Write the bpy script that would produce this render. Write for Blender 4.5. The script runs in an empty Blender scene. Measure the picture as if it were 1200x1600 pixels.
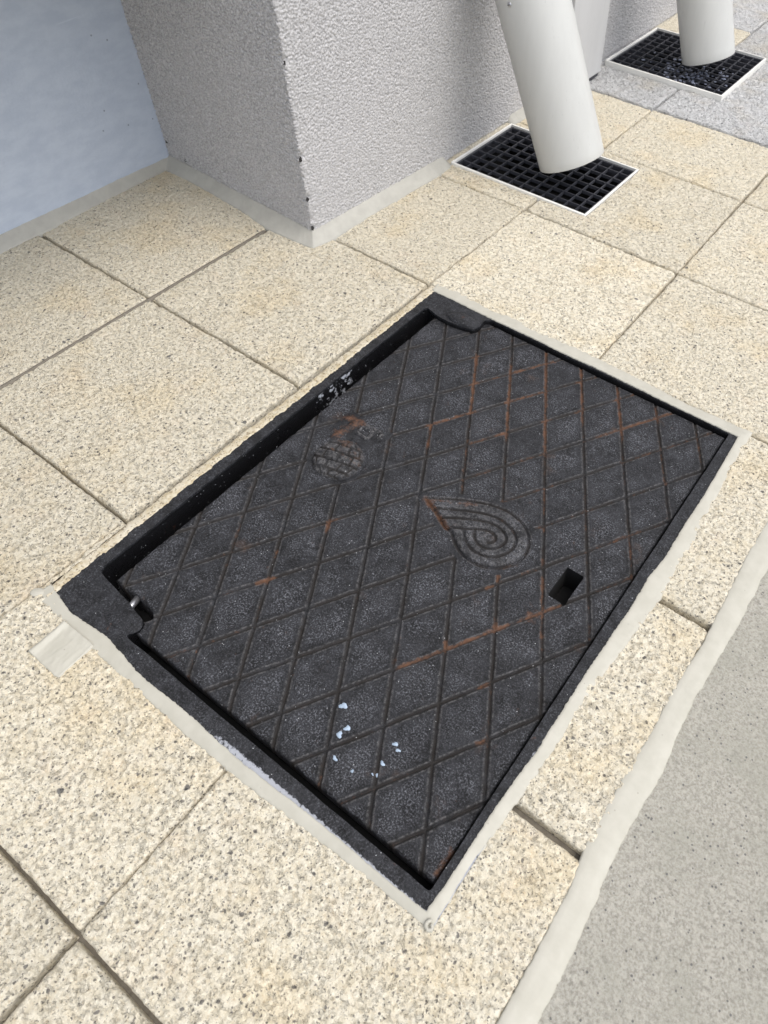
import bpy, bmesh, math, random
import numpy as np
from mathutils import Matrix, Vector

random.seed(7)
rng = np.random.default_rng(11)
S = bpy.context.scene
C = S.collection
R = math.radians

# ------------------------------------------------------------------ camera
cam_d = bpy.data.cameras.new('camera')
cam = bpy.data.objects.new('camera', cam_d)
C.objects.link(cam)
rows = [(0.8210, 0.5694, 0.0414), (0.4519, -0.6038, -0.6567), (-0.3489, 0.5578, -0.7530)]
rx, dn, fw = [Vector(r) for r in rows]
m = Matrix(((rx[0], -dn[0], -fw[0]), (rx[1], -dn[1], -fw[1]), (rx[2], -dn[2], -fw[2])))
cam.matrix_world = Matrix.Translation((1.2577, -0.7895, 0.7709)) @ m.to_4x4()
cam_d.sensor_fit = 'AUTO'
cam_d.sensor_width = 36.0
cam_d.lens = 1143.06 / 1600 * 36
cam_d.shift_x = -173.3 / 1600
cam_d.shift_y = -107.4 / 1600
cam_d.clip_start = 0.02
cam_d.clip_end = 2000
cam_d.dof.use_dof = True
cam_d.dof.focus_distance = 0.95
cam_d.dof.aperture_fstop = 13.0
S.camera = cam

# ------------------------------------------------------------------ light
W = bpy.data.worlds.new('World')
S.world = W
W.use_nodes = True
wn = W.node_tree
sky = wn.nodes.new('ShaderNodeTexSky')
sky.sky_type = 'NISHITA'
sky.sun_disc = False
SUN_EL, SUN_AZ = R(67), R(82)          # azimuth measured from +Y towards +X
sky.sun_elevation = SUN_EL
sky.sun_rotation = SUN_AZ
sky.air_density = 1.0
sky.dust_density = 3.0
sky.ozone_density = 1.0
bg = wn.nodes['Background']
bg.inputs['Strength'].default_value = 0.15
hs = wn.nodes.new('ShaderNodeHueSaturation')      # thin high cloud: a whiter sky
hs.inputs['Saturation'].default_value = .34
wn.links.new(sky.outputs[0], hs.inputs['Color'])
wn.links.new(hs.outputs[0], bg.inputs['Color'])
sun_d = bpy.data.lights.new('sun', 'SUN')
sun_d.energy = .50
sun_d.angle = R(40)
sun_d.color = (1.0, 0.94, 0.84)
sun = bpy.data.objects.new('sun', sun_d)
C.objects.link(sun)
sd = Vector((math.sin(SUN_AZ) * math.cos(SUN_EL), math.cos(SUN_AZ) * math.cos(SUN_EL), math.sin(SUN_EL)))
sun.rotation_euler = sd.to_track_quat('Z', 'Y').to_euler()
sun.location = (3, 2, 4)
S.view_settings.view_transform = 'Standard'
S.view_settings.look = 'None'
S.view_settings.exposure = 0.93
S.view_settings.gamma = 1.0
S.view_settings.use_curve_mapping = False
S.render.engine = 'CYCLES'

# ------------------------------------------------------------------ numpy noise
def _hash(ix, iy, seed):
    h = (ix.astype(np.int64) * 374761393 + iy.astype(np.int64) * 668265263 + seed * 982451653) & 0x7fffffff
    h = ((h ^ (h >> 13)) * 1274126177) & 0x7fffffff
    h = h ^ (h >> 16)
    return (h & 0xffff) / 65535.0
def vnoise(x, y, seed=0):
    x = np.asarray(x, float); y = np.asarray(y, float)
    ix = np.floor(x); iy = np.floor(y)
    fx = x - ix; fy = y - iy
    fx = fx * fx * (3 - 2 * fx); fy = fy * fy * (3 - 2 * fy)
    a = _hash(ix, iy, seed); b = _hash(ix + 1, iy, seed)
    c = _hash(ix, iy + 1, seed); d = _hash(ix + 1, iy + 1, seed)
    return (a * (1 - fx) + b * fx) * (1 - fy) + (c * (1 - fx) + d * fx) * fy
def fbm(x, y, seed=0, octv=3):
    s = 0; a = 1.0; t = 0
    for k in range(octv):
        s = s + a * (vnoise(x * 2 ** k, y * 2 ** k, seed + 17 * k) - .5); t += a; a *= .5
    return s / t * 2            # about -1..1

# ------------------------------------------------------------------ object helpers
def tag(o, label=None, cat=None, group=None, kind=None):
    if label: o['label'] = label
    if cat: o['category'] = cat
    if group: o['group'] = group
    if kind: o['kind'] = kind
    return o
def empty(name, loc, label=None, cat=None, group=None, kind=None):
    o = bpy.data.objects.new(name, None)
    o.empty_display_size = .05
    o.location = loc
    C.objects.link(o)
    return tag(o, label, cat, group, kind)
def link(name, me, mat=None, parent=None, smooth=False):
    o = bpy.data.objects.new(name, me)
    C.objects.link(o)
    if mat is not None: me.materials.append(mat)
    if parent is not None:
        o.parent = parent
        if parent.type == 'EMPTY':            # meshes are written in scene coordinates
            o.matrix_parent_inverse = Matrix.Translation(-parent.location)
    if smooth:
        me.polygons.foreach_set('use_smooth', np.ones(len(me.polygons), bool))
    return o
def pydata(name, V, F, mat=None, parent=None, smooth=False):
    me = bpy.data.meshes.new(name)
    V = np.asarray(V, np.float32)
    if len({len(f) for f in F}) == 1:
        F = np.asarray(F)
        n, k = F.shape
        me.vertices.add(len(V)); me.vertices.foreach_set('co', V.ravel())
        me.loops.add(n * k); me.loops.foreach_set('vertex_index', F.ravel().astype(np.int32))
        me.polygons.add(n)
        me.polygons.foreach_set('loop_start', (np.arange(n) * k).astype(np.int32))
        me.polygons.foreach_set('loop_total', np.full(n, k, np.int32))
        me.update(calc_edges=True); me.validate()
    else:
        me.from_pydata([tuple(map(float, v)) for v in V], [], [tuple(f) for f in F]); me.update()
    return link(name, me, mat, parent, smooth)
def grid_faces(nx, ny):
    i, j = np.meshgrid(np.arange(nx - 1), np.arange(ny - 1), indexing='ij')
    a = (i * ny + j).ravel()
    return np.stack([a, a + ny, a + ny + 1, a + 1], 1)
def box_bm(bm, x0, x1, y0, y1, z0, z1):
    vs = [bm.verts.new(p) for p in ((x0, y0, z0), (x1, y0, z0), (x1, y1, z0), (x0, y1, z0), (x0, y0, z1), (x1, y0, z1), (x1, y1, z1), (x0, y1, z1))]
    for f in ((3, 2, 1, 0), (4, 5, 6, 7), (0, 1, 5, 4), (1, 2, 6, 5), (2, 3, 7, 6), (3, 0, 4, 7)):
        bm.faces.new([vs[k] for k in f])
def from_bm(name, bm, mat, parent=None, smooth=False):
    me = bpy.data.meshes.new(name)
    bmesh.ops.recalc_face_normals(bm, faces=bm.faces)
    bm.to_mesh(me); bm.free()
    return link(name, me, mat, parent, smooth)
def bevel(o, w, seg=2, ang=40):
    b = o.modifiers.new('bevel', 'BEVEL'); b.width = w; b.segments = seg; b.limit_method = 'ANGLE'; b.angle_limit = R(ang)
    return o

# ------------------------------------------------------------------ materials
class N:
    """small node builder"""
    def __init__(s, name):
        s.m = bpy.data.materials.new(name); s.m.use_nodes = True
        s.t = s.m.node_tree; s.b = s.t.nodes['Principled BSDF']
        s.pos = s.t.nodes.new('ShaderNodeNewGeometry').outputs['Position']
    def lk(s, a, b): s.t.links.new(a, b)
    def val(s, sock, v):
        if hasattr(v, 'links') or hasattr(v, 'is_linked'): s.lk(v, sock)
        elif isinstance(v, (tuple, list)) and sock.type == 'RGBA': sock.default_value = (*v[:3], 1)
        else: sock.default_value = v
    def noise(s, scale, detail=3, rough=.55, vec=None, dist=0):
        n = s.t.nodes.new('ShaderNodeTexNoise'); n.inputs['Scale'].default_value = scale
        n.inputs['Detail'].default_value = detail; n.inputs['Roughness'].default_value = rough; n.inputs['Distortion'].default_value = dist
        s.lk(vec or s.pos, n.inputs['Vector']); return n.outputs['Fac']
    def voro(s, scale, vec=None, rand=1.0, feature='F1'):
        n = s.t.nodes.new('ShaderNodeTexVoronoi'); n.inputs['Scale'].default_value = scale; n.feature = feature
        n.inputs['Randomness'].default_value = rand
        s.lk(vec or s.pos, n.inputs['Vector']); return n
    def chan(s, col, k=0):
        n = s.t.nodes.new('ShaderNodeSeparateColor'); s.lk(col, n.inputs[0]); return n.outputs[k]
    def axis(s, k, vec=None):
        n = s.t.nodes.new('ShaderNodeSeparateXYZ'); s.lk(vec or s.pos, n.inputs[0]); return n.outputs[k]
    def math(s, op, a, b=0.0, c=0.0):
        n = s.t.nodes.new('ShaderNodeMath'); n.operation = op
        s.val(n.inputs[0], a); s.val(n.inputs[1], b); s.val(n.inputs[2], c); return n.outputs[0]
    def ramp(s, f, lo, hi, a=0.0, b=1.0):
        n = s.t.nodes.new('ShaderNodeMapRange'); n.interpolation_type = 'SMOOTHSTEP'
        s.lk(f, n.inputs[0]); n.inputs[1].default_value = lo; n.inputs[2].default_value = hi
        n.inputs[3].default_value = a; n.inputs[4].default_value = b; return n.outputs[0]
    def mix(s, f, a, b, blend='MIX'):
        n = s.t.nodes.new('ShaderNodeMix'); n.data_type = 'RGBA'; n.blend_type = blend
        s.val(n.inputs[0], f)
        s.val(n.inputs[6], a); s.val(n.inputs[7], b); return n.outputs[2]
    def mapv(s, scale=(1, 1, 1), loc=(0, 0, 0), vec=None):
        n = s.t.nodes.new('ShaderNodeMapping'); n.inputs['Scale'].default_value = scale; n.inputs['Location'].default_value = loc
        s.lk(vec or s.pos, n.inputs['Vector']); return n.outputs[0]
    def rnd(s):
        return s.t.nodes.new('ShaderNodeObjectInfo').outputs['Random']
    def attr(s, name):
        n = s.t.nodes.new('ShaderNodeAttribute'); n.attribute_name = name; return n
    def bump(s, h, strength=1.0, dist=.001, prev=None):
        n = s.t.nodes.new('ShaderNodeBump'); n.inputs['Strength'].default_value = strength; n.inputs['Distance'].default_value = dist
        s.lk(h, n.inputs['Height'])
        if prev is not None: s.lk(prev, n.inputs['Normal'])
        return n.outputs[0]
    def out(s, col=None, rough=None, normal=None, spec=None, metal=None):
        for k, v in (('Base Color', col), ('Roughness', rough), ('Normal', normal), ('Specular IOR Level', spec), ('Metallic', metal)):
            if v is not None: s.val(s.b.inputs[k], v)
        return s.m

def granite(name, base_a, base_b, grey, ochre, fleck_amt=.03, rnd_amt=.14, rough_h=.0016):
    n = N(name)
    r = n.rnd()
    off = n.t.nodes.new('ShaderNodeVectorMath'); off.operation = 'ADD'
    cmb = n.t.nodes.new('ShaderNodeCombineXYZ')
    n.lk(n.math('MULTIPLY', r, 17.0), cmb.inputs[0]); n.lk(n.math('MULTIPLY', r, 5.0), cmb.inputs[1]); n.lk(n.math('MULTIPLY', r, 9.0), cmb.inputs[2])
    n.lk(n.pos, off.inputs[0]); n.lk(cmb.outputs[0], off.inputs[1])
    P = off.outputs[0]
    warp = n.t.nodes.new('ShaderNodeTexNoise'); warp.inputs['Scale'].default_value = 260; warp.inputs['Detail'].default_value = 2
    n.lk(P, warp.inputs['Vector'])
    wv = n.t.nodes.new('ShaderNodeVectorMath'); wv.operation = 'MULTIPLY_ADD'
    n.lk(warp.outputs['Color'], wv.inputs[0]); wv.inputs[1].default_value = (.0045, .0045, .0045); n.lk(P, wv.inputs[2])
    Q = wv.outputs[0]
    big = n.noise(9, 3, .6, P)
    sh = lambda k: n.mapv(loc=(k * 1.7, k * .9, k * .3), vec=P)
    col = n.mix(n.ramp(n.noise(170, 4, .65, P), .36, .64), base_a, base_b)
    col = n.mix(n.math('MULTIPLY', n.ramp(n.noise(430, 3, .6, sh(1)), .53, .67), n.math('ADD', .22, n.math('MULTIPLY', n.math('FRACT', n.math('MULTIPLY', r, 7.3)), .40))), col, grey)              # translucent quartz
    col = n.mix(n.ramp(n.noise(290, 4, .65, sh(2)), .54, .68, 0, .55), col, ochre)             # buff feldspar
    col = n.mix(n.ramp(n.noise(380, 3, .6, sh(3)), .55, .66, 0, .60), col, tuple(min(1, c * 1.18) for c in base_b))
    v1 = n.voro(480, Q)
    # dark mica flecks of several sizes, ragged
    col = n.mix(n.ramp(n.noise(390, 3, .6, sh(4)), .665 - fleck_amt, .715 - fleck_amt, 0, .72), col, (.15, .14, .125))
    col = n.mix(n.ramp(n.noise(230, 3, .55, sh(5)), .715 - fleck_amt, .745 - fleck_amt, 0, .80), col, (.10, .098, .095))
    v2 = n.voro(200, Q); c2 = n.chan(v2.outputs['Color'])
    f2 = n.math('MULTIPLY', n.ramp(c2, .935, .940), n.ramp(v2.outputs['Distance'], .26, .46, 1, 0))
    col = n.mix(n.math('MULTIPLY', f2, .8), col, (.085, .083, .085))
    v2b = n.voro(420, Q); c2b = n.chan(v2b.outputs['Color'], 1)
    f2b = n.math('MULTIPLY', n.ramp(c2b, .878, .888), n.ramp(v2b.outputs['Distance'], .30, .55, 1, 0))
    col = n.mix(n.math('MULTIPLY', f2b, .78), col, (.09, .085, .08))
    v3 = n.voro(52, Q); c3 = n.chan(v3.outputs['Color'])
    f3 = n.math('MULTIPLY', n.ramp(c3, .95, .955), n.ramp(v3.outputs['Distance'], .13, .20, 1, 0))
    col = n.mix(n.math('MULTIPLY', f3, .8), col, (.06, .065, .075))
    # large drifts: pinkish / yellowish / bleached
    col = n.mix(n.ramp(big, .48, .72, 0, .42), col, n.mix(1.0, col, (1.0, .89, .70), 'MULTIPLY'))
    col = n.mix(n.ramp(n.noise(23, 3, .6, P), .55, .75, 0, .4), col, n.mix(1.0, col, (1.0, .93, .89), 'MULTIPLY'))
    tone = n.math('ADD', 1 - rnd_amt / 2, n.math('MULTIPLY', r, rnd_amt))
    cg = n.t.nodes.new('ShaderNodeCombineXYZ')
    for k in range(3): n.lk(tone, cg.inputs[k])
    col = n.mix(1.0, col, cg.outputs[0], 'MULTIPLY')
    pit = n.ramp(n.noise(220, 4, .65, sh(7)), .28, .50)
    b = n.bump(n.noise(480, 4, .7, P), 1.0, rough_h * 1.3)
    b = n.bump(pit, .9, rough_h * 1.2, b)
    return n.out(col, .85, b, .25)

M = {}
M['tile'] = granite('cream_granite', (.595, .535, .41), (.685, .635, .52), (.455, .42, .34), (.54, .435, .29), .036)
M['grey_tile'] = granite('grey_granite', (.60, .60, .60), (.72, .72, .715), (.38, .38, .385), (.50, .49, .47), .03, rough_h=.0038)

def m_bed():
    n = N('joint_mortar')
    col = n.mix(n.noise(160, 4, .7), (.12, .105, .085), (.26, .235, .195))
    return n.out(col, .95, n.bump(n.noise(420, 3, .7), .8, .0015), .15)
M['bed'] = m_bed()
def m_sand_mortar():
    n = N('tan_mortar')
    col = n.mix(n.ramp(n.noise(140, 4, .7), .35, .65), (.46, .38, .25), (.60, .545, .42))
    col = n.mix(n.ramp(n.noise(30, 3, .6), .45, .7, 0, .7), col, (.62, .57, .47))
    v = n.voro(500); col = n.mix(n.ramp(n.chan(v.outputs['Color']), .85, .9, 0, .7), col, (.20, .16, .11))
    return n.out(col, .93, n.bump(n.noise(300, 4, .7), .9, .0018), .2)
M['mortar'] = m_sand_mortar()
def m_concrete():
    n = N('grey_concrete')
    col = n.mix(n.ramp(n.noise(200, 5, .7), .33, .67), (.29, .272, .23), (.475, .452, .39))
    col = n.mix(n.ramp(n.noise(420, 3, .7), .4, .66, 0, .55), col, (.56, .54, .48))
    col = n.mix(n.ramp(n.noise(11, 4, .65), .40, .7, 0, .6), col, (.36, .35, .295))
    v = n.voro(330); f = n.math('MULTIPLY', n.ramp(n.chan(v.outputs['Color']), .94, .945), n.ramp(v.outputs['Distance'], .3, .42, 1, 0))
    col = n.mix(n.math('MULTIPLY', f, .75), col, (.10, .10, .105))
    v4 = n.voro(520); col = n.mix(n.ramp(n.chan(v4.outputs['Color']), .80, .84, 0, .3), col, (.22, .21, .18))
    h = n.noise(520, 4, .75)
    b = n.bump(n.noise(200, 4, .7), .6, .0016)
    b = n.bump(h, 1.0, .0022, b)
    return n.out(col, .9, b, .25)
M['concrete'] = m_concrete()
def m_seal(name, a, b2, rough=.5):
    n = N(name)
    col = n.mix(n.ramp(n.noise(40, 3, .6), .3, .7), a, b2)
    col = n.mix(n.ramp(n.noise(16, 4, .65), .58, .75, 0, .35), col, tuple(c * .8 for c in a))
    v = n.voro(180); f = n.math('MULTIPLY', n.ramp(n.chan(v.outputs['Color']), .975, .98), n.ramp(v.outputs['Distance'], .1, .2, 1, 0))
    col = n.mix(n.math('MULTIPLY', f, .5), col, (.22, .2, .17))
    bb = n.bump(n.noise(34, 2, .5), .14, .002)
    bb = n.bump(n.noise(380, 2, .5), .12, .0008, bb)
    return n.out(col, rough, bb, .35)
M['seal'] = m_seal('pale_sealant', (.405, .388, .330), (.45, .432, .372))
M['seal_grey'] = m_seal('grey_sealant', (.36, .35, .315), (.405, .395, .355), .55)
def m_stucco():
    n = N('grey_roughcast')
    col = n.mix(n.ramp(n.noise(300, 3, .65), .34, .60), (.34, .333, .333), (.535, .525, .525))
    col = n.mix(n.ramp(n.noise(5, 3, .6), .4, .7, 0, .3), col, (.50, .49, .495))
    v2 = n.voro(24); f = n.math('MULTIPLY', n.ramp(n.chan(v2.outputs['Color']), .965, .97), n.ramp(v2.outputs['Distance'], .04, .07, 1, 0))
    col = n.mix(n.math('MULTIPLY', f, .6), col, (.1, .1, .1))
    return n.out(col, .9, n.bump(n.noise(700, 2, .6), .35, .0010), .2)
M['stucco'] = m_stucco()
def m_blue():
    n = N('pale_blue_paint')
    st = n.noise(38, 5, .65, n.mapv((1, .5, 1.2)))
    col = n.mix(n.ramp(st, .35, .65), (.435, .49, .585), (.49, .545, .635))
    sc = n.noise(60, 4, .7, n.mapv((1, .12, 2.2)))
    col = n.mix(n.ramp(sc, .64, .72, 0, .35), col, (.62, .68, .76))
    v = n.voro(75); f = n.math('MULTIPLY', n.ramp(n.chan(v.outputs['Color']), .986, .988), n.ramp(v.outputs['Distance'], .09, .16, 1, 0))
    col = n.mix(n.math('MULTIPLY', f, .7), col, (.16, .18, .22))
    b = n.bump(n.noise(170, 4, .65), .45, .0012)
    b = n.bump(st, .12, .002, b)
    return n.out(col, .6, b, .3)
M['blue'] = m_blue()
def m_pvc(name, c):
    n = N(name)
    col = n.mix(n.ramp(n.noise(30, 3, .6, n.mapv((1, 1, .08))), .3, .7), c, tuple(k * 1.06 for k in c))
    sc = n.noise(240, 2, .6, n.mapv((1, 1, .05)))
    col = n.mix(n.ramp(sc, .66, .72, 0, .25), col, tuple(k * .72 for k in c))
    return n.out(col, n.ramp(n.noise(50), .3, .7, .38, .5), n.bump(n.noise(35, 2), .1, .002), .4)
M['pvc'] = m_pvc('light_grey_pvc', (.485, .487, .47))
M['panel'] = m_pvc('smooth_grey_panel', (.50, .50, .50))
M['white_pvc'] = m_pvc('white_plastic', (.74, .73, .69))
def m_plain(name, c, rough, var=.3):
    n = N(name)
    col = n.mix(n.noise(90, 4, .65), tuple(k * (1 - var) for k in c), tuple(k * (1 + var) for k in c))
    return n.out(col, rough, n.bump(n.noise(400, 3), .2, .0006), .4)
M['grate'] = m_plain('black_plastic', (.045, .046, .055), .42)
M['pit'] = m_plain('dark_pit', (.004, .004, .0045), .9)
M['steel'] = m_plain('bare_steel', (.42, .42, .44), .3, .2); M['steel'].node_tree.nodes['Principled BSDF'].inputs['Metallic'].default_value = .8
M['fleck'] = m_plain('pale_blue_paint_fleck', (.34, .42, .52), .6, .5)
M['chip'] = m_plain('pale_chip', (.16, .175, .23), .25, .5)
M['dark_chip'] = m_plain('exposed_dark_base', (.035, .033, .032), .9)
M['ground'] = m_plain('pale_yard', (.46, .44, .40), .95)

def m_iron(name, lid):
    n = N(name)
    cl = n.noise(14, 4, .6)
    spk = n.noise(520, 4, .72)
    col = n.mix(n.ramp(n.noise(60, 6, .75), .32, .68), (.0060, .0060, .0066), (.026, .0265, .030))
    wear = n.ramp(n.noise(42, 5, .75, n.mapv(loc=(4, 2, 0))), .30, .70)
    if lid:      # cell middles are scuffed and dusty, the strips beside the grooves stay dark
        cell = n.t.nodes.new('ShaderNodeAttribute'); cell.attribute_name = 'mask'
        wear = n.math('MULTIPLY', n.ramp(n.math('ADD', cell.outputs['Alpha'], n.math('MULTIPLY', n.math('SUBTRACT', n.noise(90, 4, .7), .5), .7)), .05, .85), n.ramp(n.noise(13, 5, .78), .36, .62, .12, 1.0))
    else: wear = n.math('MULTIPLY', wear, .45)
    grain = n.math('MULTIPLY', n.ramp(spk, .46, .72), n.math('ADD', .14, n.math('MULTIPLY', wear, .95)))
    col = n.mix(n.math('MULTIPLY', grain, .85), col, (.165, .170, .195))
    v = n.voro(420); f = n.math('MULTIPLY', n.ramp(n.chan(v.outputs['Color']), .985, .988), n.ramp(v.outputs['Distance'], .16, .26, 1, 0))
    rust_n = n.noise(160, 4, .7)
    if lid:
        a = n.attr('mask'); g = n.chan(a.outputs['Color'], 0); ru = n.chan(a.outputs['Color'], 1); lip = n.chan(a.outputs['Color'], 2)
        col = n.mix(n.math('MULTIPLY', lip, n.ramp(n.noise(240, 4, .7), .40, .64, .05, .7)), col, (.165, .160, .160))  # groove-edge highlights put into the colour, along with worn dusty metal
        col = n.mix(n.math('MULTIPLY', n.math('MULTIPLY', g, .8), n.ramp(n.noise(28, 3), .30, .55)), col, (.020, .0165, .014))
        rm = n.ramp(n.math('ADD', n.math('ADD', ru, n.math('MULTIPLY', n.math('SUBTRACT', rust_n, .5), 1.9)), n.math('MULTIPLY', n.math('SUBTRACT', n.noise(75, 4, .7), .5), 1.9)), .36, 1.20)
        rcol = n.mix(n.noise(240, 3, .6), (.050, .027, .018), (.225, .105, .055))
        col = n.mix(n.math('MULTIPLY', rm, .72), col, rcol)
        # faint brown film here and there
        col = n.mix(n.ramp(n.noise(21, 4, .7, n.mapv(loc=(9, 1, 0))), .62, .78, 0, .45), col, (.085, .055, .042))
    if not lid:
        x = n.axis(0); y = n.axis(1); z = n.axis(2)
        # smeared pale sealant along the bead on two sides
        e1 = n.ramp(y, -.7075, -.7150, 0, 1); e2 = n.ramp(x, 1.1665, 1.1745, 0, 1)
        sm = n.math('MAXIMUM', n.math('MULTIPLY', e1, n.ramp(x, .80, .98, .25, 1)), n.math('MULTIPLY', e2, n.ramp(y, -.45, -.60, .35, .9)))
        sm = n.ramp(n.math('ADD', sm, n.math('MULTIPLY', n.math('SUBTRACT', n.noise(230, 4, .75), .5), 1.5)), .58, .85)
        col = n.mix(n.math('MULTIPLY', sm, .8), col, (.44, .455, .50))
        inner = n.ramp(z, -.0022, -.0040)                   # near black and smoother below the rim top
        col = n.mix(inner, col, (.008, .008, .009))
        # paint specks on the inside of the far wall
        iw = n.math('MULTIPLY', n.ramp(x, .6365, .6375), n.math('MULTIPLY', n.ramp(x, .6405, .6415, 1, 0), n.ramp(z, -.003, -.005)))
        cluster = n.math('ADD', n.math('MULTIPLY', n.math('MULTIPLY', n.ramp(y, -.31, -.285), n.ramp(y, -.235, -.215, 1, 0)), .13), n.math('MULTIPLY', n.ramp(y, -.23, -.215), n.ramp(y, -.19, -.17, .05, 0)))
        fl = n.math('MULTIPLY', iw, n.ramp(n.math('ADD', n.noise(95, 5, .75), cluster), .67, .70))
        col = n.mix(fl, col, (.42, .44, .48))
        rm = n.ramp(n.math('ADD', n.noise(26, 4, .7), n.math('MULTIPLY', n.math('SUBTRACT', rust_n, .5), .5)), .66, .80)
        col = n.mix(n.math('MULTIPLY', rm, .6), col, (.10, .045, .026))
    col = n.mix(n.math('MULTIPLY', f, .8), col, (.55, .56, .58))
    b = n.bump(spk, .8, .0014)
    b = n.bump(n.noise(210, 3, .6), .35, .0012, b)
    rgh = n.ramp(cl, .3, .7, .46, .62)
    if not lid: rgh = n.math('ADD', rgh, n.math('MULTIPLY', inner, -.22))
    return n.out(col, rgh, b, n.math('ADD', .22, n.math('MULTIPLY', grain, .4)))
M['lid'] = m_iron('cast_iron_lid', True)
M['iron'] = m_iron('cast_iron_frame', False)

# ------------------------------------------------------------------ ground sheets
bm = bmesh.new(); box_bm(bm, -600, 600, -600, 600, -.32, -.30)
tag(from_bm('ground', bm, M['ground']), 'pale ground under and around the paving', None, None, 'structure')

PIT = (.612, 1.1815, -.7210, .012)           # hole for the iron cover
G1 = (.386, .710, .362, .588)              # first grate
G2 = (.390, .713, 1.015, 1.312)            # second grate
pav = empty('pavement', (.6, 0, 0), 'cream granite paving between the wall and the concrete slab', None, None, 'structure')
def rect_minus(x0, x1, y0, y1, holes):
    xs = sorted({x0, x1, *[h[0] for h in holes], *[h[1] for h in holes]}); ys = sorted({y0, y1, *[h[2] for h in holes], *[h[3] for h in holes]})
    xs = [x for x in xs if x0 <= x <= x1]; ys = [y for y in ys if y0 <= y <= y1]
    for a, b in zip(xs, xs[1:]):
        for c, d in zip(ys, ys[1:]):
            mx, my = (a + b) / 2, (c + d) / 2
            if not any(h[0] < mx < h[1] and h[2] < my < h[3] for h in holes): yield a, b, c, d
# mortar bed seen in the joints: one sheet of quads with the pits left open, a little higher on the wall side
bmb = bmesh.new()
inset = lambda h: (h[0] + .004, h[1] - .004, h[2] + .004, h[3] - .004)
for a, b, c, d in rect_minus(-.5, 1.30, -3, 3.2, [inset(PIT), inset(G1), inset(G2)]):
    bmb.faces.new([bmb.verts.new(p) for p in ((a, c, -.016), (b, c, -.016), (b, d, -.016), (a, d, -.016))])
bmesh.ops.remove_doubles(bmb, verts=bmb.verts, dist=1e-5)
tag(from_bm('joint_mortar', bmb, M['bed'], pav), kind='stuff')

def tile(x0, x1, y0, y1, mat, step, parent, cuts=(), seed=0, gap=.0035, jit=((0, 0),) * 4, lift=0.0, rough=.0015, gx=None):
    if gx is None: gx = (gap, gap)
    x0 += gx[0] / 2; x1 -= gx[1] / 2; y0 += gap / 2; y1 -= gap / 2
    def axis(a, b, extra):
        v = np.linspace(a, b, max(3, int(round((b - a) / step)) + 1))
        near = np.array([a + .0012, a + .003, b - .003, b - .0012] + [e for e in extra if a < e < b])
        v = np.unique(np.round(np.concatenate([v, near]), 5))
        return np.concatenate([[a], v, [b]])
    xs = axis(x0, x1, [c[k] for c in cuts for k in (0, 1)]); ys = axis(y0, y1, [c[k] for c in cuts for k in (2, 3)])
    X, Y = np.meshgrid(xs, ys, indexing='ij')
    s = seed * 3.7
    wob = .0017 * fbm(X * 60 + s, Y * 60, 5, 3) + .0012 * fbm(X * 300 + s, Y * 300, 6, 2)
    d = np.minimum(np.minimum(X - x0, x1 - X), np.minimum(Y - y0, y1 - Y))
    cr = .006
    dxm = np.minimum(X - x0, x1 - X); dym = np.minimum(Y - y0, y1 - Y)
    corner = (dxm < cr) & (dym < cr)
    dc = cr - np.sqrt((cr - np.minimum(dxm, cr)) ** 2 + (cr - np.minimum(dym, cr)) ** 2)
    d = np.where(corner, np.minimum(d, dc), d) - np.maximum(wob, -.0012) - .0002
    r = .0042
    t = np.clip(r - d, 0, r * 1.25)
    Z = -(r - np.sqrt(np.maximum(r * r - np.minimum(t, r * .995) ** 2, 0))) * .9 - np.maximum(t - r, 0) * 2
    rel = fbm(X * 200 + s, Y * 200 + 2 * s, 9, 3)
    Z += rough * (rel - 1.1 * np.clip(-rel - .15, 0, 1)) + rough * .5 * fbm(X * 45 + s, Y * 45, 10, 2) + .0009 * fbm(X * 14 + s, Y * 14, 3, 2) + lift
    tilt = rng.normal(0, .0022, 2)
    Z += (X - (x0 + x1) / 2) * tilt[0] + (Y - (y0 + y1) / 2) * tilt[1]
    for sl in (np.s_[0, :], np.s_[-1, :], np.s_[:, 0], np.s_[:, -1]): Z[sl] = -.03
    u = (X - x0) / (x1 - x0); v = (Y - y0) / (y1 - y0)
    w = [(1 - u) * (1 - v), u * (1 - v), u * v, (1 - u) * v]
    XX = X + sum(w[k] * jit[k][0] for k in range(4)); YY = Y + sum(w[k] * jit[k][1] for k in range(4))
    F = grid_faces(len(xs), len(ys))
    if cuts:
        cx = X.ravel()[F].mean(1); cy = Y.ravel()[F].mean(1)
        keep = np.ones(len(F), bool)
        for c in cuts: keep &= ~((cx > c[0]) & (cx < c[1]) & (cy > c[2]) & (cy < c[3]))
        F = F[keep]
        used = np.unique(F); mp = -np.ones(X.size, int); mp[used] = np.arange(len(used)); F = mp[F]
        V = np.stack([XX, YY, Z], -1).reshape(-1, 3)[used]
    else: V = np.stack([XX, YY, Z], -1).reshape(-1, 3)
    return pydata('paving_tile', V, F, mat, parent, True)

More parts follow.
